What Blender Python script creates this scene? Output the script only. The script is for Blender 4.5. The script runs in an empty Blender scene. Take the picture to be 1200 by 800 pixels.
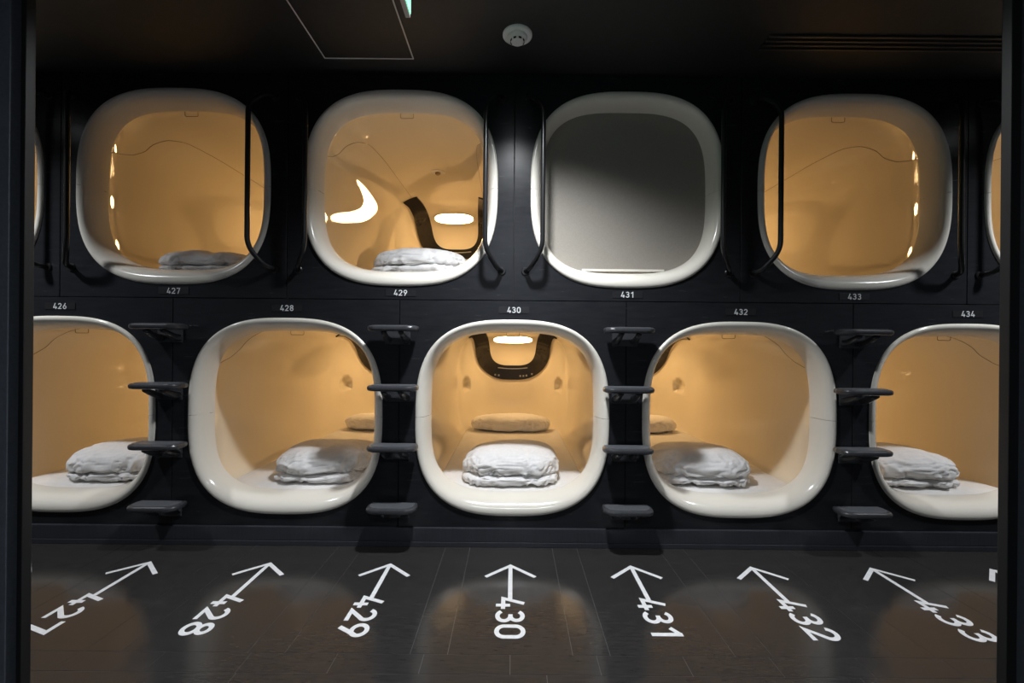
import bpy, bmesh, math, random
from mathutils import Vector, Matrix, Euler, noise
from mathutils.bvhtree import BVHTree

PI = math.pi
scene = bpy.context.scene
col = scene.collection

# ------------------------------------------------------------------ camera
CAM_H = 0.986           # camera height above the floor
F_PX = 514.0            # focal length in pixels for a 1200 px wide frame
WALL = 2.16             # distance from the camera to the capsule wall
PITCH = 1.117            # spacing of the capsules along the wall
CEIL = CAM_H + 1.33

cam = bpy.data.cameras.new('camera')
cam.sensor_width = 36.0
cam.lens = 36.0 * F_PX / 1200.0
cam.shift_x = -1.0 / 1200.0
cam.shift_y = 5.0 / 1200.0
cam.clip_start = 0.02
cam_o = bpy.data.objects.new('camera', cam)
col.objects.link(cam_o)
cam_o.matrix_world = Matrix.Translation((0, 0, CAM_H)) @ (
    Euler((PI / 2, 0, 0)).to_matrix() @ Matrix.Rotation(math.radians(0.5), 3, 'Z')).to_4x4()
scene.camera = cam_o

# ------------------------------------------------------------------ world, exposure
w = bpy.data.worlds.new('world')
scene.world = w
w.use_nodes = True
w.node_tree.nodes['Background'].inputs[0].default_value = (0.55, 0.7, 1.0, 1)
w.node_tree.nodes['Background'].inputs[1].default_value = 0.01
vs = scene.view_settings
vs.view_transform = 'Standard'
vs.look = 'None'
vs.exposure = 0.0
vs.gamma = 1.0
vs.use_curve_mapping = False

KEY_POWER = 178.0        # downlight over the middle of the corridor
SIDE_POWER = 105.0       # its neighbours further along
ROOM_POWER = 75.0        # lamp in the lobby behind the camera
POD_LAMP = 32.0         # emission strength of the reading lamps
LAMP_RGB = (0.93, 0.965, 1.0)


# ------------------------------------------------------------------ materials
def principled(name, rgb, rough=0.5, metal=0.0, spec=0.5, coat=0.0):
    m = bpy.data.materials.new(name)
    m.use_nodes = True
    b = m.node_tree.nodes['Principled BSDF']
    b.inputs['Base Color'].default_value = (*rgb, 1)
    b.inputs['Roughness'].default_value = rough
    b.inputs['Metallic'].default_value = metal
    b.inputs['Specular IOR Level'].default_value = spec
    b.inputs['Coat Weight'].default_value = coat
    return m


def add_noise(m, scale=(1, 1, 1), size=8.0, detail=4.0, c0=None, c1=None, bump=0.0,
              r0=None, r1=None, dist=0.002):
    nt = m.node_tree
    b = nt.nodes['Principled BSDF']
    tc = nt.nodes.new('ShaderNodeTexCoord')
    mp = nt.nodes.new('ShaderNodeMapping')
    mp.inputs['Scale'].default_value = scale
    nz = nt.nodes.new('ShaderNodeTexNoise')
    nz.inputs['Scale'].default_value = size
    nz.inputs['Detail'].default_value = detail
    nt.links.new(tc.outputs['Object'], mp.inputs['Vector'])
    nt.links.new(mp.outputs['Vector'], nz.inputs['Vector'])
    if c0:
        cr = nt.nodes.new('ShaderNodeValToRGB')
        cr.color_ramp.elements[0].position = 0.3
        cr.color_ramp.elements[1].position = 0.7
        cr.color_ramp.elements[0].color = (*c0, 1)
        cr.color_ramp.elements[1].color = (*c1, 1)
        nt.links.new(nz.outputs['Fac'], cr.inputs['Fac'])
        nt.links.new(cr.outputs['Color'], b.inputs['Base Color'])
    if r0 is not None:
        mr = nt.nodes.new('ShaderNodeMapRange')
        mr.inputs['To Min'].default_value = r0
        mr.inputs['To Max'].default_value = r1
        nt.links.new(nz.outputs['Fac'], mr.inputs['Value'])
        nt.links.new(mr.outputs['Result'], b.inputs['Roughness'])
    if bump:
        bp = nt.nodes.new('ShaderNodeBump')
        bp.inputs['Strength'].default_value = bump
        bp.inputs['Distance'].default_value = dist
        nt.links.new(nz.outputs['Fac'], bp.inputs['Height'])
        nt.links.new(bp.outputs['Normal'], b.inputs['Normal'])
    return m


def emitter(name, rgb, strength):
    m = bpy.data.materials.new(name)
    m.use_nodes = True
    b = m.node_tree.nodes['Principled BSDF']
    b.inputs['Base Color'].default_value = (0.8, 0.8, 0.8, 1)
    b.inputs['Emission Color'].default_value = (*rgb, 1)
    b.inputs['Emission Strength'].default_value = strength
    return m


M = {}
M['wall'] = add_noise(principled('black_wall_panel', (0.017, 0.018, 0.021), 0.24, spec=0.28), (1, 1, 6), 9, 5,
                      (0.014, 0.015, 0.018), (0.020, 0.021, 0.024), 0.05, 0.22, 0.30)
M['lobby'] = add_noise(principled('lobby_wall_paint', (0.5, 0.55, 0.62), 0.6), (1, 1, 1), 20, 3,
                       (0.48, 0.53, 0.60), (0.52, 0.57, 0.64), 0.05)
M['ceiling'] = add_noise(principled('black_ceiling_paint', (0.014, 0.014, 0.015), 0.55), (1, 1, 1), 30, 4,
                         (0.012, 0.012, 0.013), (0.017, 0.017, 0.018), 0.1)
M['plinth'] = add_noise(principled('plinth_laminate', (0.035, 0.037, 0.046), 0.30), (30, 1, 1), 5, 3,
                        (0.032, 0.034, 0.042), (0.042, 0.044, 0.054), 0.05)
M['tile'] = add_noise(principled('floor_tile', (0.025, 0.023, 0.022), 0.25), (2.5, 16, 1), 6, 5,
                      (0.024, 0.023, 0.023), (0.036, 0.034, 0.033), 0.06, 0.12, 0.19, 0.001)
M['grout'] = principled('floor_grout', (0.065, 0.065, 0.065), 0.6)
M['paint'] = add_noise(principled('floor_marking_white', (0.82, 0.83, 0.85), 0.45), (1, 1, 1), 60, 4,
                       (0.74, 0.75, 0.77), (0.86, 0.87, 0.89))
M['rim'] = add_noise(principled('rim_plastic', (0.80, 0.76, 0.68), 0.16), (1, 1, 1), 3, 2,
                     (0.83, 0.785, 0.70), (0.85, 0.81, 0.725))
M['shell'] = add_noise(principled('shell_plastic', (0.80, 0.70, 0.54), 0.035, spec=0.75), (1, 1, 1), 2.5, 2,
                       (0.84, 0.76, 0.61), (0.86, 0.78, 0.63))
M['seam'] = principled('shell_seam', (0.30, 0.20, 0.10), 0.5)
M['black_plastic'] = add_noise(principled('black_plastic', (0.018, 0.017, 0.017), 0.16), (1, 1, 1), 40, 3,
                               (0.015, 0.014, 0.014), (0.022, 0.021, 0.021))
M['step'] = add_noise(principled('step_coating', (0.045, 0.047, 0.052), 0.30), (1, 1, 1), 60, 3,
                      (0.040, 0.042, 0.047), (0.052, 0.054, 0.060), 0.05)
M['pad'] = add_noise(principled('step_tread', (0.085, 0.09, 0.10), 0.45), (1, 1, 1), 80, 3,
                     (0.075, 0.08, 0.09), (0.095, 0.10, 0.11), 0.1)
M['rail'] = principled('black_powder_coat', (0.014, 0.014, 0.015), 0.28)
M['duvet'] = add_noise(principled('duvet_cotton', (0.80, 0.79, 0.79), 0.85, spec=0.2), (1, 1, 1), 55, 6,
                       (0.77, 0.76, 0.76), (0.83, 0.82, 0.82), 0.25, None, None, 0.004)
M['sheet'] = add_noise(principled('sheet_cotton', (0.80, 0.78, 0.76), 0.85, spec=0.2), (1, 1, 1), 25, 6,
                       (0.78, 0.76, 0.74), (0.82, 0.80, 0.78), 0.2, None, None, 0.004)
M['blind'] = add_noise(principled('blind_fabric', (0.42, 0.41, 0.38), 0.55, spec=0.3), (1, 1, 1), 160, 3,
                       (0.33, 0.30, 0.26), (0.36, 0.33, 0.29), 0.1)
M['lamp_on'] = emitter('reading_lamp_lit', (1.0, 0.635, 0.285), POD_LAMP)
M['lamp_off'] = principled('reading_lamp_unlit', (0.7, 0.7, 0.68), 0.3)
M['plate'] = principled('number_plate_black', (0.022, 0.022, 0.024), 0.25)
M['print'] = principled('number_print', (0.75, 0.76, 0.78), 0.5)
M['white_plastic'] = add_noise(principled('white_plastic', (0.85, 0.85, 0.85), 0.4), (1, 1, 1), 30, 2,
                               (0.84, 0.84, 0.84), (0.88, 0.88, 0.88))
M['slot'] = principled('dark_slot', (0.004, 0.004, 0.004), 0.7)
M['silver'] = principled('silver_strip', (0.45, 0.44, 0.42), 0.3, 0.6)
M['hatch_trim'] = principled('hatch_trim_aluminium', (0.75, 0.75, 0.75), 0.4, 0.0)
M['vent'] = principled('vent_aluminium', (0.10, 0.09, 0.085), 0.4, 0.5)
M['door'] = add_noise(principled('door_leaf_paint', (0.030, 0.034, 0.042), 0.5), (1, 1, 1), 120, 4,
                      (0.075, 0.088, 0.108), (0.10, 0.115, 0.14), 0.2)
M['door_edge'] = principled('door_edge_profile', (0.012, 0.0125, 0.0135), 0.4, 0.2)
M['sign_case'] = principled('sign_case', (0.45, 0.43, 0.41), 0.4)
M['sign_face'] = emitter('sign_face_green', (0.10, 0.80, 0.42), 1.2)
M['sign_white'] = emitter('sign_face_white', (0.30, 1.0, 0.62), 1.0)
M['lamp_glass'] = emitter('downlight_lens', LAMP_RGB, 6.0)


# ------------------------------------------------------------------ helpers
def obj(name, bm_or_mesh, mat, parent=None, smooth=False):
    if isinstance(bm_or_mesh, bmesh.types.BMesh):
        me = bpy.data.meshes.new(name)
        bm_or_mesh.to_mesh(me)
        bm_or_mesh.free()
    else:
        me = bm_or_mesh
    if mat and not me.materials:
        me.materials.append(M[mat])
    if smooth:
        me.polygons.foreach_set('use_smooth', [True] * len(me.polygons))
    o = bpy.data.objects.new(name, me)
    col.objects.link(o)
    o.parent = parent
    return o


def empty(name, loc=(0, 0, 0), parent=None):
    o = bpy.data.objects.new(name, None)
    o.empty_display_size = 0.05
    col.objects.link(o)
    o.location = loc
    o.parent = parent
    return o


def tag(o, label, cat, group=None):
    o['label'] = label
    o['category'] = cat
    if group:
        o['group'] = group
    return o


def structure(o, label=None):
    o['kind'] = 'structure'
    if label:
        o['label'] = label
    return o


def copy_tree(o, parent=None):
    c = o.copy()
    col.objects.link(c)
    c.parent = parent
    for ch in list(o.children):
        copy_tree(ch, c)
    return c


def box(bm, x0, x1, y0, y1, z0, z1, bevel=0.0):
    v = [bm.verts.new(p) for p in ((x0, y0, z0), (x1, y0, z0), (x1, y1, z0), (x0, y1, z0),
                                   (x0, y0, z1), (x1, y0, z1), (x1, y1, z1), (x0, y1, z1))]
    fs = [bm.faces.new([v[i] for i in q]) for q in
          ((3, 2, 1, 0), (4, 5, 6, 7), (0, 1, 5, 4), (1, 2, 6, 5), (2, 3, 7, 6), (3, 0, 4, 7))]
    if bevel:
        es = {e for f in fs for e in f.edges}
        bmesh.ops.bevel(bm, geom=list(es), offset=bevel, segments=2, affect='EDGES', profile=0.6)
    return bm


def box_obj(name, dims, mat, parent=None, bevel=0.0):
    bm = bmesh.new()
    box(bm, *dims, bevel=bevel)
    return obj(name, bm, mat, parent)


def grid(bm, rows, close_u=False, close_v=False, flip=False):
    """rows of points -> quads"""
    vv = [[bm.verts.new(p) for p in r] for r in rows]
    nr = len(vv)
    nc = len(vv[0])
    for i in range(nr if close_v else nr - 1):
        a, b = vv[i], vv[(i + 1) % nr]
        for j in range(nc if close_u else nc - 1):
            k = (j + 1) % nc
            q = (a[j], a[k], b[k], b[j])
            try:
                bm.faces.new(q[::-1] if flip else q)
            except ValueError:
                pass
    return vv


def lathe(bm, prof, axis_loc, n=32, axis='Z'):
    rows = []
    for r, h in prof:
        row = []
        for k in range(n):
            a = 2 * PI * k / n
            if axis == 'Z':
                row.append(Vector(axis_loc) + Vector((r * math.cos(a), r * math.sin(a), h)))
            else:
                row.append(Vector(axis_loc) + Vector((r * math.cos(a), h, r * math.sin(a))))
        rows.append(row)
    vv = grid(bm, rows, close_u=True)
    for r in (vv[0], vv[-1]):
        bm.faces.new(r)
    bmesh.ops.recalc_face_normals(bm, faces=bm.faces[:])
    return bm


def smooth_path(pts, radius, seg=6):
    out = [Vector(pts[0])]
    for i in range(1, len(pts) - 1):
        p, a, b = Vector(pts[i]), Vector(pts[i - 1]), Vector(pts[i + 1])
        da, db = (a - p), (b - p)
        r = min(radius, da.length * 0.45, db.length * 0.45)
        s, e = p + da.normalized() * r, p + db.normalized() * r
        for k in range(seg + 1):
            t = k / seg
            out.append(s * (1 - t) ** 2 + p * 2 * t * (1 - t) + e * t * t)
    out.append(Vector(pts[-1]))
    return out


def tube(bm, path, r, n=12):
    rows = []
    up = Vector((0.3, 0.5, 0.8)).normalized()
    for i, p in enumerate(path):
        t = (path[min(i + 1, len(path) - 1)] - path[max(i - 1, 0)]).normalized()
        if i == 0:
            x = t.cross(up).normalized()
        else:
            x = (x - t * x.dot(t)).normalized()
        y = t.cross(x)
        rr = r[i] if isinstance(r, (list, tuple)) else r
        rows.append([p + (x * math.cos(2 * PI * k / n) + y * math.sin(2 * PI * k / n)) * rr for k in range(n)])
    vv = grid(bm, rows, close_u=True)
    bm.faces.new(vv[0])
    bm.faces.new(vv[-1])
    bmesh.ops.recalc_face_normals(bm, faces=bm.faces[:])
    return bm


def sgnpow(v, e):
    return math.copysign(abs(v) ** e, v)


def super_pt(th, a, bt, bb, n, zc=0.0):
    c, s = math.cos(th), math.sin(th)
    return a * sgnpow(c, 2 / n), zc + (bt if s >= 0 else bb) * sgnpow(s, 2 / n)


# ------------------------------------------------------------------ stroke numerals
def arc(cx, cy, rx, ry, a0, a1, n=14):
    return [(cx + rx * math.cos(math.radians(a0 + (a1 - a0) * k / n)),
             cy + ry * math.sin(math.radians(a0 + (a1 - a0) * k / n))) for k in range(n + 1)]


SW = 0.15
GLYPH = {
    '0': [(arc(0.32, 0.68, 0.245, 0.245, 180, 0) + arc(0.32, 0.32, 0.245, 0.245, 0, -180), True)],
    '1': [([(0.40, 0.0), (0.40, 1.0)], False), ([(0.38, 0.92), (0.10, 0.70)], False)],
    '2': [(arc(0.31, 0.68, 0.235, 0.245, 165, -28) + [(0.09, 0.075), (0.60, 0.075)], False)],
    '3': [([*arc(0.30, 0.72, 0.225, 0.205, 155, -90, 16), (0.22, 0.515)], False), ([(0.22, 0.515), *arc(0.30, 0.295, 0.245, 0.22, 90, -155, 16)], False)],
    '4': [([(0.36, 1.0), (0.08, 0.255), (0.66, 0.255)], False), ([(0.46, 0.50), (0.46, 0.0)], False)],
    '5': [([(0.56, 0.925), (0.15, 0.925), (0.13, 0.53)] + arc(0.31, 0.32, 0.245, 0.245, 120, -150), False)],
    '6': [(arc(0.32, 0.315, 0.24, 0.24, 0, 360, 24)[:-1], True), ([(0.46, 1.0), (0.28, 0.68), (0.11, 0.40)], False)],
    '7': [([(0.04, 0.925), (0.56, 0.925), (0.25, 0.0)], False)],
    '8': [(arc(0.32, 0.735, 0.205, 0.19, 0, 360, 24)[:-1], True), (arc(0.32, 0.295, 0.24, 0.22, 0, 360, 24)[:-1], True)],
}
GLYPH['9'] = [([(0.64 - x, 1 - y) for x, y in pl], cl) for pl, cl in GLYPH['6']]


def stroke(bm, pts, closed, width, mapf, thick):
    """thick polyline as a thin solid; mapf maps (u, v, h) to space"""
    n = len(pts)
    P = [Vector(p) for p in pts]
    L, R = [], []
    for i in range(n):
        a = P[i - 1] if (i > 0 or closed) else None
        b = P[(i + 1) % n] if (i < n - 1 or closed) else None
        d1 = (P[i] - a).normalized() if a is not None else (b - P[i]).normalized()
        d2 = (b - P[i]).normalized() if b is not None else d1
        n1, n2 = Vector((-d1.y, d1.x)), Vector((-d2.y, d2.x))
        m = n1 + n2
        m = m.normalized() if m.length > 1e-6 else n1
        k = 1.0 / max(0.45, m.dot(n1))
        L.append(P[i] + m * width / 2 * k)
        R.append(P[i] - m * width / 2 * k)
    rows = [[mapf(l.x, l.y, thick), mapf(r.x, r.y, thick), mapf(r.x, r.y, 0), mapf(l.x, l.y, 0)] for l, r in zip(L, R)]
    vv = grid(bm, rows, close_u=True, close_v=closed)
    if not closed:
        bm.faces.new(vv[0])
        bm.faces.new(vv[-1])


def digit_obj(name, ch, mapf, mat, parent, thick):
    bm = bmesh.new()
    for k, (pl, cl) in enumerate(GLYPH[ch]):
        stroke(bm, pl, cl, SW, mapf, thick * (1 + 0.15 * k))
    bmesh.ops.recalc_face_normals(bm, faces=bm.faces[:])
    return obj(name, bm, mat, parent)


# ================================================================== THE SETTING
def zr(z):
    return CAM_H + z         # height given relative to the camera's eye


LOW_C, UP_C = zr(-0.355), zr(0.771)       # centres of the two rows
RIM_A, RIM_B = 0.478, 0.483               # half width, half height of a rim
RIM_N = 2.8
PANEL_SPLIT = zr(0.222)
PLINTH_TOP = zr(-0.895)
lower_x = [k * PITCH for k in range(-2, 3)]
upper_x = [(k + 0.5) * PITCH for k in range(-3, 3)]

# --- floor: grout bed with separate tiles
floor = structure(box_obj('floor', (-3.42, 3.42, -1.6, 4.5, -0.04, -0.001), 'grout'),
                  'dark brown streaked vinyl tile floor')
GAP = 0.0022


def tile(x0, x1, y0, y1):
    key = (round(x1 - x0, 4), round(y1 - y0, 4))
    if key not in tile.cache:
        hx, hy = (x1 - x0 - GAP) / 2, (y1 - y0 - GAP) / 2
        bm = bmesh.new()
        box(bm, -hx, hx, -hy, hy, -0.003, 0.0)
        me = bpy.data.meshes.new('floor_tile')
        bm.to_mesh(me)
        bm.free()
        tile.cache[key] = me
    o = obj('floor_tile', tile.cache[key], 'tile', floor)
    o.location = ((x0 + x1) / 2, (y0 + y1) / 2, 0)
    return o


tile.cache = {}
XE = [-3.40]
x = -0.20 - 0.52 * 6
while x < 3.2:
    XE += [x - 0.12, x]
    x += 0.52
XE = sorted(v for v in XE if -3.38 < v < 3.38)
XE = [-3.42] + XE + [3.42]
for row, (y0, y1, kind) in enumerate(((1.40, 2.16, 'a'), (1.315, 1.40, 's'), (0.92, 1.315, 'h'), (0.1, 0.92, 'a'), (-1.6, 0.1, 'h'))):
    if kind == 'a':
        for i in range(len(XE) - 1):
            tile(XE[i], XE[i + 1], y0, y1)
    elif kind == 's':
        xs = [-3.42] + [-0.275 * 12 + 0.275 * 1.0 + 0.275 * i for i in range(0, 24)] + [3.42]
        xs = [v for v in xs if -3.42 <= v <= 3.42]
        for i in range(len(xs) - 1):
            tile(xs[i], xs[i + 1], y0, y1)
    else:
        xs = [-3.42, -2.6, -1.65, -0.82, 0.11, 1.05, 1.98, 2.9, 3.42]
        for i in range(len(xs) - 1):
            tile(xs[i], xs[i + 1], y0, y1)

# --- ceiling and corridor ends
ceiling = structure(box_obj('ceiling', (-3.42, 3.42, -1.6, 4.5, CEIL, CEIL + 0.06), 'ceiling'),
                    'flat black painted ceiling')
structure(box_obj('wall_left', (-3.48, -3.42, -1.6, 4.5, 0, CEIL), 'wall'), 'black end wall of the corridor')
structure(box_obj('wall_right', (3.42, 3.48, -1.6, 4.5, 0, CEIL), 'wall'), 'black end wall of the corridor')
structure(box_obj('wall_front', (-3.42, 3.42, -1.66, -1.6, 0, CEIL), 'lobby'), 'pale blue-grey lobby wall opposite the doorway')

structure(box_obj('wall_rear', (-3.42, 3.42, 4.5, 4.56, 0, CEIL), 'wall'), 'black wall behind the capsules')

# --- capsule wall: one black panel round each capsule
wall_back = structure(empty('wall_back', (0, WALL, 0)), 'black panelled wall holding two rows of capsules')


def panel_with_hole(xl, xr, zl, zh, zc):
    g = 0.0016
    xl, xr, zl, zh = xl + g, xr - g, zl + g, zh - g
    A, B = RIM_A - 0.006, RIM_B - 0.006
    corners = [math.atan2(zz - zc, xx) for xx in (xl, xr) for zz in (zl, zh)]
    dirs = []
    for k in range(96):
        px, pz = super_pt(2 * PI * k / 96, A, B, B, RIM_N)
        dirs.append((px, pz))
    inner, outer = [], []
    angs = sorted([math.atan2(pz, px) for px, pz in dirs] + corners)
    for a in angs:
        c, s = math.cos(a), math.sin(a)
        r = (abs(c / A) ** RIM_N + abs(s / B) ** RIM_N) ** (-1 / RIM_N)
        inner.append((r * c, zc + r * s))
        ts = []
        if c > 1e-9: ts.append(xr / c)
        if c < -1e-9: ts.append(xl / c)
        if s > 1e-9: ts.append((zh - zc) / s)
        if s < -1e-9: ts.append((zl - zc) / s)
        t = min(ts)
        outer.append((t * c, zc + t * s))
    bm = bmesh.new()
    e = 0.0012

    def shrink(p):
        return (min(max(p[0], xl + e), xr - e), min(max(p[1], zl + e), zh - e))
    rows = [[(p[0], 0.012, p[1]) for p in inner], [(p[0], 0, p[1]) for p in inner],
            [(*[q for q in (shrink(p)[0],)], 0, shrink(p)[1]) for p in outer],
            [(p[0], e, p[1]) for p in outer], [(p[0], 0.012, p[1]) for p in outer]]
    grid(bm, rows, close_u=True)
    bmesh.ops.remove_doubles(bm, verts=bm.verts[:], dist=1e-6)
    bmesh.ops.recalc_face_normals(bm, faces=bm.faces[:])
    me = bpy.data.meshes.new('wall_panel')
    bm.to_mesh(me)
    bm.free()
    return me


low_me = panel_with_hole(-PITCH / 2, PITCH / 2, PLINTH_TOP - 0.01, PANEL_SPLIT, LOW_C)
up_me = panel_with_hole(-PITCH / 2, PITCH / 2, PANEL_SPLIT, CEIL + 0.004, UP_C)
for xx in lower_x:
    o = obj('wall_panel', low_me, 'wall', wall_back)
    o.location.x = xx
for xx in upper_x:
    o = obj('wall_panel', up_me, 'wall', wall_back)
    o.location.x = xx
for s in (-1, 1):
    xa, xb = sorted((s * 2.5 * PITCH + s * 0.0016, s * 3.42))
    box_obj('wall_panel', (xa, xb, 0, 0.012, PLINTH_TOP - 0.01, PANEL_SPLIT - 0.0016), 'wall', wall_back)
# dark carrier behind the panel joints
bm = bmesh.new()
box(bm, -3.42, 3.42, 0.013, 0.02, PANEL_SPLIT - 0.012, PANEL_SPLIT + 0.012)
for xx in [v + PITCH / 2 for v in lower_x[:-1]]:
    box(bm, xx - 0.015, xx + 0.015, 0.013, 0.02, PLINTH_TOP, PANEL_SPLIT - 0.012)
for xx in [v + PITCH / 2 for v in upper_x[:-1]]:
    box(bm, xx - 0.015, xx + 0.015, 0.013, 0.02, PANEL_SPLIT + 0.012, CEIL)
obj('joint_backing', bm, 'slot', wall_back)

# plinth under the panels with a low sealing strip at the floor
bm = bmesh.new()
box(bm, -3.42, 3.42, WALL - 0.014, WALL + 0.012, 0.024, PLINTH_TOP, bevel=0.003)
baseboard = structure(obj('baseboard_back', bm, 'plinth'), 'dark grey plinth along the foot of the capsule wall')
bm = bmesh.new()
box(bm, -3.42, 3.42, WALL - 0.018, WALL + 0.012, 0.0, 0.0235, bevel=0.002)
obj('sealing_strip', bm, 'plinth', baseboard)


# --- sliding door leaves that frame the view
def door_leaf(n, s, x_edge, strip, gap, label):
    root = structure(empty('door_%d' % n, (0, 0.94, 0)), label)
    y0, y1 = -0.02, 0.012
    xa, xb = sorted((s * x_edge, s * (x_edge + strip)))
    box_obj('edge_profile', (xa, xb, -0.008, y1, 0.004, CEIL - 0.004), 'door_edge', root, bevel=0.0015)
    xa, xb = sorted((s * (x_edge + strip), s * (x_edge + strip + gap)))
    box_obj('seal_gap', (xa, xb, 0.006, y1, 0.004, CEIL - 0.004), 'slot', root)
    xa, xb = sorted((s * (x_edge + strip + gap), s * 3.40))
    box_obj('leaf', (xa, xb, y0, y1, 0.004, CEIL - 0.004), 'door', root, bevel=0.002)


door_leaf(1, -1, 1.040, 0.011, 0.009, 'dark blue-grey sliding door leaf at the left edge')
door_leaf(2, 1, 1.055, 0.022, 0.006, 'dark blue-grey sliding door leaf at the right edge')


# ================================================================== CAPSULES
RIM_PROFILE = [(0.0, 0.010), (0.0, -0.003), (0.002, -0.007), (0.007, -0.011), (0.014, -0.012), (0.023, -0.010),
               (0.033, -0.002), (0.042, 0.012), (0.049, 0.030), (0.055, 0.054), (0.059, 0.080), (0.061, 0.100), (0.061, 0.104)]


def rim_half(sign):
    N = 72
    rows = []
    for d, y in RIM_PROFILE:
        a, bt, bb = RIM_A - d, RIM_B - d, RIM_B - d * 1.45
        n = RIM_N + 0.5 * d / 0.06
        b = bt if sign > 0 else bb
        th0 = math.asin((0.0007 / b) ** (n / 2))
        row = []
        for k in range(N + 1):
            th = th0 + (PI - 2 * th0) * k / N
            px, pz = super_pt(sign * th, a, bt, bb, n)
            row.append((px, y, pz))
        rows.append(row)
    bm = bmesh.new()
    grid(bm, rows)
    bmesh.ops.recalc_face_normals(bm, faces=bm.faces[:])
    # face normals should look outwards from the ring's body: test one face
    bm.faces.ensure_lookup_table()
    me = bpy.data.meshes.new('rim')
    bm.to_mesh(me)
    bm.free()
    return me


SH_A, SH_T, SH_BB = 0.484, 0.492, 0.505
DEPTH = 2.13
R_END = 0.33
S_END = 0.50


def shell_rings():
    """(s, half width, top, bottom, exponent) along the depth of the capsule"""
    d = 0.061
    out = [(0.104, RIM_A - d, RIM_B - d, RIM_B - d * 1.45, 3.3)]
    for k in range(1, 13):
        t = k / 12
        e = math.sin(t * PI / 2)
        out.append((0.104 + 0.168 * (1 - math.cos(t * PI / 2)),
                    RIM_A - d + (SH_A - RIM_A + d) * e,
                    RIM_B - d + (SH_T - RIM_B + d) * e,
                    RIM_B - d * 1.45 + (SH_BB - RIM_B + d * 1.45) * e, 3.3 + 0.1 * t))
    s = 0.272
    s_end = DEPTH - S_END
    for k in range(1, 34):
        out.append((s + (s_end - s) * k / 34, SH_A, SH_T, SH_BB, 3.4))
    for k in range(0, 49):
        f = k / 48 * PI / 2
        ins = R_END * (1 - math.cos(f))
        out.append((s_end + S_END * math.sin(f), SH_A - ins, SH_T - ins, SH_BB - ins, 3.4 - 0.8 * k / 48))
    a, t, b = SH_A - R_END, SH_T - R_END, SH_BB - R_END
    for k in (0.7, 0.4, 0.12):
        out.append((DEPTH, a * k, t * k, b * k, 2.6))
    return out


def build_shell():
    bm = bmesh.new()
    NN = 240
    rows = [[(lambda p: Vector((p[0], s, p[1])))(super_pt(2 * PI * k / NN, a, t, b, n)) for k in range(NN)]
            for s, a, t, b, n in shell_rings()]
    # the two small shelf recesses in the head end corners
    for r in rows:
        for p in r:
            for sx in (-1, 1):
                c = Vector((sx * 0.452, 1.93, -0.012))
                q = p - c
                if abs(q.x) < 0.18 and abs(q.y) < 0.2 and abs(q.z) < 0.12:
                    u = (q.y - q.x * sx) / 1.414 / 0.072
                    v = q.z / 0.062
                    rr = u * u + (v * v if v > 0 else (v * 1.5) ** 6)
                    k = max(0.0, 1 - rr)
                    k = min(1.0, k * 4.0)
                    p += Vector((sx * 0.7, 0.7, 0)) * 0.055 * k
    vv = grid(bm, rows, close_u=True)
    bm.faces.new(vv[-1])
    bmesh.ops.recalc_face_normals(bm, faces=bm.faces[:])
    bvh = BVHTree.FromBMesh(bm)
    me = bpy.data.meshes.new('shell')
    bm.to_mesh(me)
    bm.free()
    return me, bvh


shell_me, bvh = build_shell()


def hit(origin, direction, off=0.0):
    p, n, i, d = bvh.ray_cast(Vector(origin), Vector(direction).normalized())
    if p is None:
        return Vector(origin) + Vector(direction).normalized() * 0.5, -Vector(direction).normalized()
    if n.dot(Vector(direction)) > 0:
        n = -n
    return p + n * off, n


S0, Z0, KW = 1.45, 0.0, 0.65


def on_head(x, wv, off):
    """x across, wv pseudo-length measured up the head wall and over onto the ceiling"""
    f = wv / KW
    return hit((x, S0, Z0), (0, math.cos(f), math.sin(f)), off)[0]


def conform(rows, thick, lift=0.0):
    """rows of (x, w) pairs laid on the shell as a solid plate"""
    bm = bmesh.new()
    top = [[on_head(x, wv, thick + lift) for x, wv in r] for r in rows]
    bot = [[on_head(x, wv, lift - 0.004) for x, wv in r] for r in rows]
    nr, nc = len(rows), len(rows[0])
    tv = grid(bm, top)
    bv = grid(bm, bot)
    loop = [(i, 0) for i in range(nr)] + [(nr - 1, j) for j in range(1, nc)] + \
           [(i, nc - 1) for i in range(nr - 2, -1, -1)] + [(0, j) for j in range(nc - 2, 0, -1)]
    for k in range(len(loop)):
        a, b = loop[k], loop[(k + 1) % len(loop)]
        bm.faces.new((tv[a[0]][a[1]], tv[b[0]][b[1]], bv[b[0]][b[1]], bv[a[0]][a[1]]))
    bmesh.ops.recalc_face_normals(bm, faces=bm.faces[:])
    return bm


def strip_rows(center, width, nacross=6):
    out = []
    for i, p in enumerate(center):
        a, b = center[max(i - 1, 0)], center[min(i + 1, len(center) - 1)]
        t = (b - a).normalized()
        nrm = Vector((-t.y, t.x))
        wd = width(i / (len(center) - 1)) if callable(width) else width
        out.append([tuple(p + nrm * (wd * (k / nacross - 0.5))) for k in range(nacross + 1)])
    return out


def stadium_rows(cx, cw, hw, hh, n=24, e=3.2):
    out = []
    for i in range(n + 1):
        u = -math.cos(PI * i / n)
        h = hh * max(0.02, (1 - abs(u) ** e)) ** (1 / e)
        out.append([(cx + u * hw, cw + h * v) for v in (-1, -0.66, -0.33, 0, 0.33, 0.66, 1)])
    return out


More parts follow.
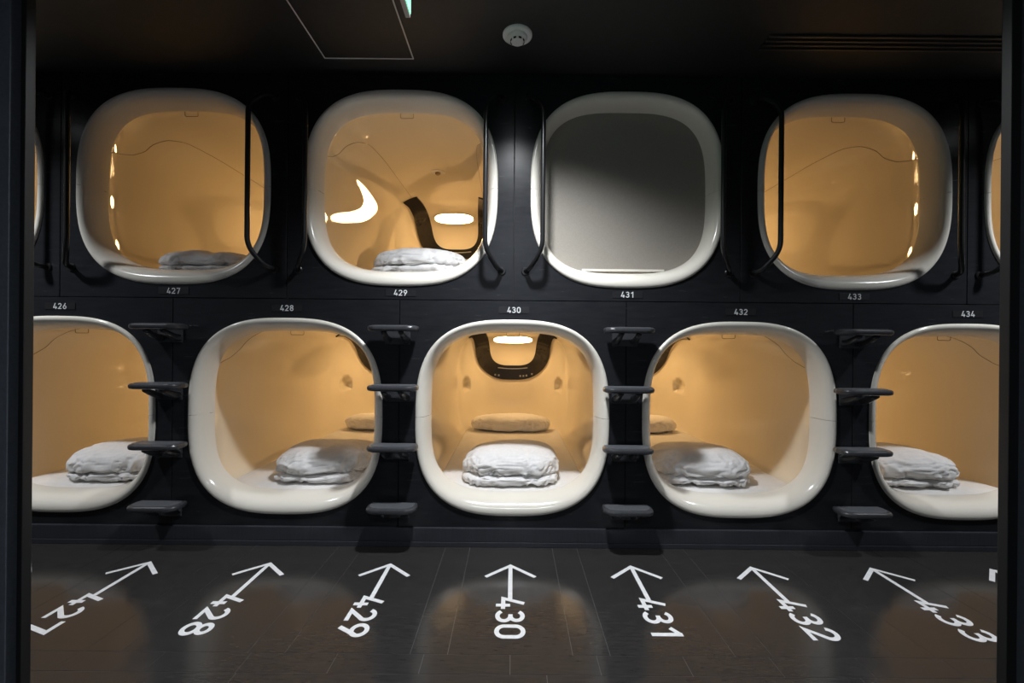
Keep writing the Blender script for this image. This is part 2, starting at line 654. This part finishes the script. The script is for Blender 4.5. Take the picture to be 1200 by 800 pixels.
PANEL_W = 0.118
W_CROSS = 0.088
panel_center = smooth_path([Vector((-0.315, 0.92, 0)), Vector((-0.295, 0.60, 0)), Vector((-0.275, W_CROSS, 0)), Vector((0.275, W_CROSS, 0)),
                            Vector((0.295, 0.60, 0)), Vector((0.315, 0.92, 0))], 0.24, 14)
pc = []
for i in range(len(panel_center) - 1):
    for k in range(3):
        pc.append((panel_center[i].lerp(panel_center[i + 1], k / 3)).to_2d())
pc.append(panel_center[-1].to_2d())
control_me = None


def build_pod(lit=True, blind=False):
    root = empty('sleeping_capsule')
    obj('upper_rim', rim_half(1), 'rim', root, True)
    obj('lower_rim', rim_half(-1), 'rim', root, True)
    sh = obj('shell', shell_me.copy(), 'shell', root, True)
    so = sh.modifiers.new('thickness', 'SOLIDIFY')
    so.thickness = 0.008
    so.offset = 1.0
    if blind:
        a, bt, bb = RIM_A - 0.057, RIM_B - 0.057, RIM_B - 0.057 * 1.45
        bm = bmesh.new()
        N = 96
        rows = []
        for yy, k in ((0.084, 0.02), (0.084, 0.5), (0.084, 1.0), (0.086, 1.0), (0.086, 0.02)):
            rows.append([(lambda p: (p[0] * k, yy, p[1] * k))(super_pt(2 * PI * j / N, a, bt, bb, 3.3)) for j in range(N)])
        vv = grid(bm, rows, close_u=True)
        bm.faces.new(vv[0])
        bm.faces.new(vv[-1])
        bmesh.ops.recalc_face_normals(bm, faces=bm.faces[:])
        b = obj('roller_blind', bm, 'blind', root)
        b['label'] = 'grey roller blind pulled fully down'
        box_obj('bottom_bar', (-0.21, 0.21, 0.075, 0.0835, -0.388, -0.376), 'rim', b, bevel=0.002)
        return root
    # pull tab of the rolled-up blind under the top of the rim
    bm = bmesh.new()
    zt = RIM_B - 0.055
    path = smooth_path([Vector((-0.034, 0.112, zt + 0.004)), Vector((-0.034, 0.114, zt - 0.026)),
                        Vector((0.034, 0.114, zt - 0.026)), Vector((0.034, 0.112, zt + 0.004))], 0.008, 4)
    tube(bm, path, 0.0015, 6)
    obj('blind_pull_loop', bm, 'seam', root)
    # lamp
    lamp = obj('reading_lamp', conform(stadium_rows(0, 0.455, 0.176, 0.058, 28, 2.5), 0.002, 0.002),
               'lamp_on' if lit else 'lamp_off', root)
    lamp['label'] = 'glowing oval lamp'
    rows = []
    for k in range(49):
        a = 2 * PI * k / 48
        row = []
        for r in (1.0, 1.09):
            x_, w_ = super_pt(a, 0.178 * r, 0.060 * r, 0.060 * r, 2.5, 0.455)
            row.append((x_, w_))
        rows.append(row)
    obj('lamp_frame', conform(rows, 0.003, 0.001), 'rim', lamp)
    # black control panel
    cp = obj('control_panel', conform(strip_rows(pc, lambda t: 0.130 - 0.016 * (abs(2 * t - 1) ** 2)), 0.010, 0.001), 'black_plastic', root)
    cp['label'] = 'glossy black U-shaped control panel'
    line = [Vector((-0.145 + 0.29 * k / 16, W_CROSS + 0.036 + 0.010 * (abs(k / 8 - 1) ** 2))) for k in range(17)]
    obj('light_strip', conform(strip_rows(line, 0.008, 2), 0.0125, 0.001), 'silver', cp)
    for bx, bw in ((-0.17, 0.068), (-0.135, 0.063), (0.075, 0.058), (0.105, 0.059), (0.135, 0.063), (0.19, 0.078)):
        rr = [[(bx + 0.008 * u, bw + 0.008 * v) for v in (-1, 0, 1)] for u in (-1, 0, 1)]
        obj('button', conform(rr, 0.0125, 0.001), 'silver', cp)
    # detector in the ceiling of the capsule
    c, n = hit((0, 1.04, 0.1), (0, 0, 1))
    bm = bmesh.new()
    lathe(bm, [(0.052, 0.004), (0.052, -0.003), (0.046, -0.007), (0.030, -0.008)], c, 28)
    sd = obj('ceiling_sensor', bm, 'rim', root)
    bm = bmesh.new()
    lathe(bm, [(0.020, -0.004), (0.020, -0.016), (0.012, -0.022)], c, 20)
    obj('sensor_head', bm, 'seam', sd)
    # joint of the moulded shell sections, one on either side
    for sx in (-1, 1):
        ctrl = [(1.50, 33), (1.1, 33.5), (0.75, 34), (0.52, 36), (0.43, 41), (0.38, 48), (0.36, 54), (0.30, 59), (0.23, 61.5), (0.15, 63)]
        pts = []
        for i in range(len(ctrl) - 1):
            for k in range(8):
                t = k / 8
                s_ = ctrl[i][0] * (1 - t) + ctrl[i + 1][0] * t
                a_ = math.radians(ctrl[i][1] * (1 - t) + ctrl[i + 1][1] * t)
                pts.append(hit((0, s_, 0), (sx * math.sin(a_), 0, math.cos(a_)), 0.0)[0])
        for _ in range(4):
            pts = [pts[0]] + [(pts[i - 1] + pts[i] * 2 + pts[i + 1]) / 4 for i in range(1, len(pts) - 1)] + [pts[-1]]
        bm = bmesh.new()
        tube(bm, pts, 0.0016, 6)
        obj('shell_seam', bm, 'seam', root)
    return root


pod_proto = build_pod(True)
pod_blind = build_pod(False, True)
pods = {}
numbers_low = {0: '426', 1: '428', 2: '430', 3: '432', 4: '434'}
numbers_up = {0: '425', 1: '427', 2: '429', 3: '431', 4: '433', 5: '435'}
WHICH = {'425': 'far left upper', '427': 'leftmost whole upper', '429': 'upper left-of-centre', '431': 'closed upper',
         '433': 'rightmost whole upper', '435': 'far right upper', '426': 'far left lower', '428': 'lower left-of-centre',
         '430': 'middle lower', '432': 'lower right-of-centre', '434': 'far right lower'}
pod_labels = {
    '425': 'capsule of the upper row cut off by the left door leaf',
    '427': 'upper lit capsule above plate 427 with grey bedding behind its rim',
    '429': 'upper lit capsule above plate 429 with the reading lamp shining in view',
    '431': 'upper capsule above plate 431 closed by a grey roller blind',
    '433': 'upper lit empty-looking capsule above plate 433',
    '435': 'capsule of the upper row cut off by the right door leaf',
    '426': 'lower lit capsule under plate 426, partly behind the left door leaf',
    '428': 'lower lit cream capsule under plate 428, just left of the middle one',
    '430': 'middle lower capsule under plate 430, seen straight on to its head end',
    '432': 'lower lit cream capsule under plate 432, just right of the middle one',
    '434': 'lower lit capsule under plate 434, partly behind the right door leaf',
}
first = True
for zc, xs, nums in ((LOW_C, lower_x, numbers_low), (UP_C, upper_x, numbers_up)):
    for i, xx in enumerate(xs):
        nm = nums[i]
        if nm == '431':
            r = pod_blind
        elif first:
            r, first = pod_proto, False
        else:
            r = copy_tree(pod_proto)
        r.location = (xx, WALL, zc)
        tag(r, pod_labels[nm], 'capsule', 'sleeping capsules in two rows')
        pods[nm] = (xx, zc)

# ------------------------------------------------------------------ mattresses
MAT_Z = -0.745 + 0.355       # mattress top relative to the capsule centre


def build_mattress():
    bm = bmesh.new()
    rows = []
    prof = [(0.30, -0.475), (0.36, -0.452), (0.395, -0.43), (0.411, -0.408), (0.411, -0.400), (0.404, -0.393), (0.392, MAT_Z), (0.30, MAT_Z), (0.15, MAT_Z)]
    full = prof + [(0.0, MAT_Z)] + [(-a, b) for a, b in reversed(prof)]
    ss = [0.128, 0.132, 0.15] + [0.2 + 0.1 * k for k in range(16)] + [1.80, 1.86, 1.89]
    for s in ss:
        k = 1.0
        drop = 0.0
        if s < 0.2:
            q = (0.2 - s) / 0.072
            k = 1 - 0.16 * q ** 2
            drop = 0.016 * q ** 2
        if s > 1.7:
            k = 1 - 0.30 * ((s - 1.7) / 0.19) ** 2.2
        row = []
        for a, b in full:
            z = b - (drop if b > -0.42 else 0)
            z = z + 0.0025 * noise.noise(Vector((a * 6, s * 6, 3))) * (1 if b == MAT_Z else 0)
            if s < 0.2 or s > 1.7:
                z = max(z, -0.455)
            row.append((a * k, s, z))
        rows.append(row)
    vv = grid(bm, rows, close_u=True)
    bm.faces.new(vv[0])
    bm.faces.new(vv[-1])
    bmesh.ops.recalc_face_normals(bm, faces=bm.faces[:])
    me = bpy.data.meshes.new('mattress')
    bm.to_mesh(me)
    bm.free()
    return me


mat_me = build_mattress()
for nm, (xx, zc) in pods.items():
    if nm in ('425', '431', '435'):
        continue
    o = obj('mattress', mat_me, 'sheet', None, True)
    o.location = (xx, WALL, zc)
    tag(o, 'mattress in a white sheet inside the %s capsule, number %s' % (WHICH[nm], nm), 'mattress', 'capsule mattresses')


# ------------------------------------------------------------------ bedding
def lump(a, b, h, seed, flat=0.45, e_plan=0.55, wr=0.012, dom=0.9, nu=180, nv=80, crest=None):
    """soft folded bundle: rounded plan, domed top, flattened underside, wrinkled; base at z = 0"""
    rnd = random.Random(seed)
    off = Vector((rnd.uniform(-50, 50), rnd.uniform(-50, 50), rnd.uniform(-50, 50)))
    rows = []
    hb = h * flat
    for j in range(nv + 1):
        v = -PI / 2 + PI * j / nv
        row = []
        for i in range(nu):
            u = 2 * PI * i / nu
            cv = sgnpow(math.cos(v), 0.62)
            x_ = a * cv * sgnpow(math.cos(u), e_plan)
            y_ = b * cv * sgnpow(math.sin(u), e_plan)
            sv = math.sin(v)
            z_ = hb + ((h - hb) * abs(sv) ** dom if sv > 0 else -hb * abs(sv) ** 0.45)
            p = Vector((x_, y_, z_))
            # big soft undulation
            q = Vector((x_ * 4.0, y_ * 4.0, z_ * 6)) + off
            d = 0.016 * noise.noise(q)
            # wrinkles pulling in from the hem
            ang = u * 6
            rr = 1 - abs(1 - cv)
            q2 = Vector((x_ * 17 + 1.1 * noise.noise(p * 9 + off), y_ * 13, z_ * 9 + 1.2 * noise.noise(p * 7 - off))) + off * 1.7
            wrk = 1 - abs(noise.noise(q2)) * 2
            edge = max(0.0, 1 - max(0.0, sv) * 1.25)
            d += wr * (wrk - 0.55) * (0.25 + 0.9 * edge)
            q3 = Vector((x_ * 30 + 2.0 * noise.noise(p * 11), y_ * 26, z_ * 22 + 2.0 * noise.noise(p * 8 + off))) + off * 0.3
            d -= wr * 0.75 * max(0.0, 1 - abs(noise.noise(q3)) * 5) * (0.12 + edge)
            nrm = Vector((x_ / (a * a), y_ / (b * b), (z_ - hb) / (h * h))).normalized() if cv > 0.02 else Vector((0, 0, math.copysign(1, sv)))
            p += nrm * d
            if crest:
                p.z *= 1 + crest(x_ / a, y_ / b)
            p.z = max(p.z, 0.0)
            row.append(p)
        rows.append(row)
    bm = bmesh.new()
    vv = grid(bm, rows, close_u=True)
    bmesh.ops.remove_doubles(bm, verts=bm.verts[:], dist=1e-5)
    bmesh.ops.recalc_face_normals(bm, faces=bm.faces[:])
    return bm


def duvet(nm, dx, s, rz, label, seed, a=0.262, b=0.235, h=0.175, crest=None):
    xx, zc = pods[nm]
    root = empty('folded_duvet', (xx + dx, WALL + s, zc + MAT_Z + 0.001))
    root.rotation_euler.z = rz
    tag(root, label, 'duvet', 'folded duvets at the capsule openings')
    lo = obj('lower_fold', lump(a * 0.985, b * 0.97, h * 0.36, seed + 1, 0.5, 0.5, 0.014, 1.2), 'duvet', root, True)
    up = obj('upper_fold', lump(a, b, h * 0.82, seed, 0.30, 0.58, 0.015, 0.95, crest=crest), 'duvet', root, True)
    up.location = (0.004, 0.006, h * 0.20)
    up.rotation_euler = (math.radians(-1.5), 0, 0)
    return root


duvet('430', -0.005, 0.375, 0.02, 'white folded duvet on the mattress of middle capsule 430', 11)
duvet('428', 0.06, 0.385, 0.10, 'white folded duvet in capsule 428, its right half in shade', 23)
duvet('432', -0.06, 0.385, -0.10, 'white folded duvet in capsule 432, its left half in shade', 37)
duvet('426', 0.055, 0.385, 0.06, 'bright white folded duvet in capsule 426 beside the left door leaf', 41)
duvet('434', -0.05, 0.385, -0.06, 'bright white folded duvet in capsule 434 beside the right door leaf', 59)
duvet('427', -0.01, 0.39, 0.03, 'low grey-looking folded duvet in upper capsule 427', 67, h=0.125,
      crest=lambda u, v: -0.22 * math.exp(-((u - 0.1) / 0.16) ** 2))
duvet('429', 0.035, 0.38, -0.03, 'bluish white folded duvet in upper capsule 429', 71, h=0.15)

for k, (nm, lab) in enumerate((('430', 'long white pillow at the head of middle capsule 430'),
                               ('428', 'white pillow half hidden at the head of left-of-centre capsule 428'),
                               ('432', 'white pillow half hidden at the head of right-of-centre capsule 432'))):
    xx, zc = pods[nm]
    o = obj('pillow', lump(0.345, 0.17, 0.135, 90 + k, 0.46, 0.78, 0.012, 1.0), 'sheet', None, True)
    o.location = (xx - 0.012, WALL + 1.745, zc + MAT_Z + 0.001)
    tag(o, lab, 'pillow', 'pillows at the head of the capsules')

# ================================================================== STEPS
def build_step():
    root = empty('climbing_step')
    hw, y_b, y_f = 0.118, -0.031, -0.134

    def outline(ins):
        pts = []
        w_, f_ = hw - ins, y_f + ins
        pts.append((-w_ * 0.93, y_b - ins))
        r = 0.045
        pts += [(-w_ * 1.0, y_b - 0.03)]
        for k in range(9):
            a = PI + PI / 2 * k / 8
            pts.append((-w_ + r * 1.0 + r * math.cos(a), f_ + r + r * math.sin(a) * 1.0))
        for k in range(9):
            a = 1.5 * PI + PI / 2 * k / 8
            pts.append((w_ - r + r * math.cos(a), f_ + r + r * math.sin(a)))
        pts += [(w_, y_b - 0.03), (w_ * 0.93, y_b - ins)]
        return pts
    bm = bmesh.new()
    prof = [(0.008, -0.013), (0.002, -0.010), (0.0, -0.004), (0.0, 0.004), (0.002, 0.009), (0.007, 0.0125)]
    rows = [[(px, py, z) for px, py in outline(i)] for i, z in prof]
    vv = grid(bm, rows, close_u=True)
    bm.faces.new(vv[0])
    bm.faces.new(vv[-1])
    bmesh.ops.recalc_face_normals(bm, faces=bm.faces[:])
    obj('plate', bm, 'step', root)
    bm = bmesh.new()
    rows = [[(px, py, z) for px, py in outline(i)] for i, z in ((0.013, 0.011), (0.013, 0.0138), (0.015, 0.0146))]
    vv = grid(bm, rows, close_u=True)
    bm.faces.new(vv[0])
    bm.faces.new(vv[-1])
    bmesh.ops.recalc_face_normals(bm, faces=bm.faces[:])
    obj('tread_pad', bm, 'pad', root)
    for sx in (-1, 1):
        bm = bmesh.new()
        p = smooth_path([Vector((sx * 0.040, -0.105, -0.016)), Vector((sx * 0.042, -0.070, -0.034)),
                         Vector((sx * 0.044, -0.028, -0.050)), Vector((sx * 0.045, 0.003, -0.052))], 0.03, 6)
        tube(bm, p, [0.012 + 0.006 * i / (len(p) - 1) for i in range(len(p))], 14)
        obj('bracket_arm', bm, 'step', root, True)
    bm = bmesh.new()
    box(bm, -0.062, 0.062, -0.007, 0.0, -0.075, 0.000, bevel=0.003)
    obj('mounting_plate', bm, 'step', root)
    return root


step_proto = build_step()
col_names = {-1.5: 'far left ladder, between capsules 426 and 428', -0.5: 'ladder just left of the middle capsule',
             0.5: 'ladder just right of the middle capsule', 1.5: 'far right ladder, between capsules 432 and 434'}
step_names = ['top', 'second', 'third', 'lowest']
first = True
for k in (-1.5, -0.5, 0.5, 1.5):
    for j, z in enumerate((0.077, -0.204, -0.488, -0.775)):
        r = step_proto if first else copy_tree(step_proto)
        first = False
        r.location = (k * PITCH - 0.008, WALL - 0.0006, zr(z))
        tag(r, '%s dark grey step of the %s' % (step_names[j], col_names[k]), 'step', 'climbing steps on the wall')


# ================================================================== GRAB RAILS
def build_rail(sx):
    """sx: side towards which the grip leans"""
    root = empty('grab_rail')
    p = [Vector((0, 0.002, 0.366)), Vector((sx * 0.020, -0.050, 0.372)), Vector((sx * 0.077, -0.102, 0.455)),
         Vector((sx * 0.077, -0.102, 1.13)), Vector((sx * 0.020, -0.050, 1.205)), Vector((0, 0.002, 1.212))]
    path = smooth_path(p, 0.055, 10)
    bm = bmesh.new()
    tube(bm, path, 0.0115, 14)
    obj('bar', bm, 'rail', root, True)
    for z in (0.366, 1.212):
        bm = bmesh.new()
        lathe(bm, [(0.020, -0.0006), (0.020, -0.004), (0.017, -0.007)], (0, 0, z), 20, 'Y')
        obj('mounting_flange', bm, 'rail', root)
    return root


rail = {1: build_rail(1), -1: build_rail(-1)}
used = set()
rail_txt = {'425': None, '427': 'capsule 427', '429': 'capsule 429', '431': 'closed capsule 431', '433': 'capsule 433', '435': None}
for i, xx in enumerate(upper_x):
    for sx in (-1, 1):
        px = xx + sx * (PITCH / 2 - 0.058)
        if abs(px) > 2.45:
            continue
        nm = numbers_up[i]
        lean = -sx
        r = rail[lean] if lean not in used else copy_tree(rail[lean])
        used.add(lean)
        r.location = (px, WALL, CAM_H)
        side = 'left' if sx < 0 else 'right'
        if nm == '425':
            lab = 'black tubular grab rail nearest the left door leaf'
        elif nm == '435':
            lab = 'black tubular grab rail nearest the right door leaf'
        else:
            lab = 'black tubular grab rail on the %s side of the %s capsule %s' % (side, WHICH[nm], nm)
        tag(r, lab, 'grab rail', 'grab rails beside the upper capsules')

# ================================================================== NUMBER PLATES
for nm, (xx, zc) in pods.items():
    if nm in ('425', '435'):
        continue
    z = zr(0.176) if zc == LOW_C else zr(0.256)
    root = empty('number_plate', (xx + 0.004, WALL, z))
    tag(root, 'small black plate reading %s in white on the %s capsule' % (nm, WHICH[nm]), 'number plate', 'capsule number plates')
    box_obj('plate', (-0.075, 0.075, -0.0022, -0.0002, -0.0165, 0.0165), 'plate', root, bevel=0.0006)
    hgt = 0.029
    for k, ch in enumerate(nm):
        x0 = -0.033 + k * 0.0235
        digit_obj('digit', ch, lambda u, v, h, x0=x0: (x0 + u * hgt, -0.0021 - h, (v - 0.5) * hgt), 'print', root, 0.0005)

# ================================================================== FLOOR ARROWS
ARROW = {-4: 'cut off by the left door leaf', -3: 'leftmost whole one of the row', -2: 'second whole one from the left',
         -1: 'just left of the straight middle one', 0: 'the straight one in the middle', 1: 'just right of the straight middle one',
         2: 'second whole one from the right', 3: 'rightmost whole one of the row', 4: 'cut off by the right door leaf'}
for k in range(-4, 5):
    nm = str(430 + k)
    root = empty('floor_arrow', (k * 0.540 - 0.002, 1.97, 0.0))
    tag(root, 'white floor arrow numbered %s, %s' % (nm, ARROW[k]), 'floor marking', 'numbered arrows on the floor')
    bm = bmesh.new()
    mp = lambda u, v, h: (u, v, 0.0004 + h)
    stroke(bm, [(0, -0.006), (0, -0.262)], False, 0.0175, mp, 0.0004)
    stroke(bm, [(-0.106, -0.100), (0.0, -0.004), (0.106, -0.100)], False, 0.0175, mp, 0.0005)
    bmesh.ops.recalc_face_normals(bm, faces=bm.faces[:])
    obj('arrow', bm, 'paint', root)
    hgt = 0.108
    for q, ch in enumerate(nm):
        y0 = -0.250 - q * 0.0845
        digit_obj('digit', ch, lambda u, v, h, y0=y0: ((v - 0.5) * hgt, y0 - u * hgt * 1.08, 0.0004 + h), 'paint', root, 0.0006)

# ================================================================== CEILING FITTINGS
# access hatch
root = empty('ceiling_hatch', (-0.679, 1.83, CEIL))
tag(root, 'square black access hatch with thin grey edging in the ceiling', 'hatch')
hw = 0.2075
box_obj('hatch_panel', (-hw + 0.005, hw - 0.005, -hw + 0.005, hw - 0.005, -0.0025, 0.0), 'ceiling', root)
for x0, x1, y0, y1 in ((-hw, -hw + 0.005, -hw, hw), (hw - 0.005, hw, -hw, hw), (-hw + 0.005, hw - 0.005, -hw, -hw + 0.005), (-hw + 0.005, hw - 0.005, hw - 0.005, hw)):
    box_obj('edge_trim', (x0, x1, y0, y1, -0.005, 0.0), 'hatch_trim', root)

# smoke detector
root = empty('smoke_detector', (0.008, 1.875, CEIL))
tag(root, 'round white smoke detector on the black ceiling', 'smoke detector')
bm = bmesh.new()
lathe(bm, [(0.063, 0.0), (0.063, -0.006), (0.058, -0.010), (0.047, -0.0115)], (0, 0, 0), 40)
obj('base', bm, 'white_plastic', root, False)
bm = bmesh.new()
lathe(bm, [(0.043, -0.011), (0.043, -0.014), (0.040, -0.020), (0.030, -0.026), (0.026, -0.034), (0.018, -0.038)], (0, 0, 0), 40)
obj('sensor_dome', bm, 'white_plastic', root, False)
for k in range(8):
    a = 2 * PI * k / 8 + PI / 8
    bm = bmesh.new()
    box(bm, -0.006, 0.006, -0.0012, 0.0012, -0.0335, -0.0265)
    o = obj('vent_slot', bm, 'slot', root)
    o.location = (0.0288 * math.cos(a), 0.0288 * math.sin(a), 0)
    o.rotation_euler.z = a + PI / 2

# linear slot diffuser
root = empty('slot_diffuser', (1.80, 1.905, CEIL))
tag(root, 'long dark slot air diffuser in the ceiling', 'air vent')
box_obj('vent_back', (-0.72, 0.72, -0.040, 0.040, -0.002, 0.0), 'slot', root)
for yy in (-0.040, -0.0135, 0.0135, 0.040):
    box_obj('vent_blade', (-0.72, 0.72, yy - 0.004, yy + 0.004, -0.009, -0.001), 'vent', root)

# illuminated exit sign, seen along its face
root = empty('exit_sign', (-0.348, 1.27, CEIL))
tag(root, 'green lit emergency exit sign hanging from the ceiling', 'exit sign')
box_obj('case', (-0.016, 0.0, -0.18, 0.18, -0.25, -0.03), 'sign_case', root, bevel=0.002)
f = box_obj('lit_face', (0.0002, 0.003, -0.172, 0.172, -0.243, -0.037), 'sign_face', root)
box_obj('white_panel', (0.0031, 0.0036, 0.02, 0.165, -0.215, -0.065), 'sign_white', f)
for yy in (-0.1, 0.1):
    box_obj('hanger', (-0.012, -0.004, yy - 0.008, yy + 0.008, -0.03, 0.0), 'sign_case', root)


# downlights: trim ring, lens and the lamp inside
def downlight(x, y, power, label, radius=0.055, cone=134):
    root = empty('downlight', (x, y, CEIL))
    tag(root, label, 'downlight', 'recessed ceiling downlights')
    bm = bmesh.new()
    rows = [[((r * math.cos(2 * PI * k / 32)), r * math.sin(2 * PI * k / 32), z) for k in range(32)]
            for r, z in ((0.068, 0.0), (0.066, -0.006), (0.052, -0.005), (0.050, -0.001))]
    grid(bm, rows, close_u=True)
    bmesh.ops.recalc_face_normals(bm, faces=bm.faces[:])
    obj('trim_ring', bm, 'white_plastic', root, True)
    bm = bmesh.new()
    lathe(bm, [(0.050, 0.0), (0.050, -0.002)], (0, 0, 0), 32)
    obj('lens', bm, 'lamp_glass', root)
    L = bpy.data.lights.new('downlight_bulb', 'SPOT')
    L.energy = power
    L.color = LAMP_RGB
    L.spot_size = math.radians(cone)
    L.spot_blend = 1.0
    L.shadow_soft_size = radius
    lo = bpy.data.objects.new('downlight_bulb', L)
    col.objects.link(lo)
    lo.parent = root
    lo.location = (0, 0, -0.06)


downlight(0.0, 1.52, KEY_POWER, 'ceiling downlight above the arrow marked 430')
downlight(-2.75, 1.52, SIDE_POWER, 'ceiling downlight at the left end of the corridor')
downlight(2.75, 1.52, SIDE_POWER, 'ceiling downlight at the right end of the corridor')
downlight(0.0, -1.0, ROOM_POWER, 'ceiling downlight of the lobby outside the doorway', 0.05, 172)
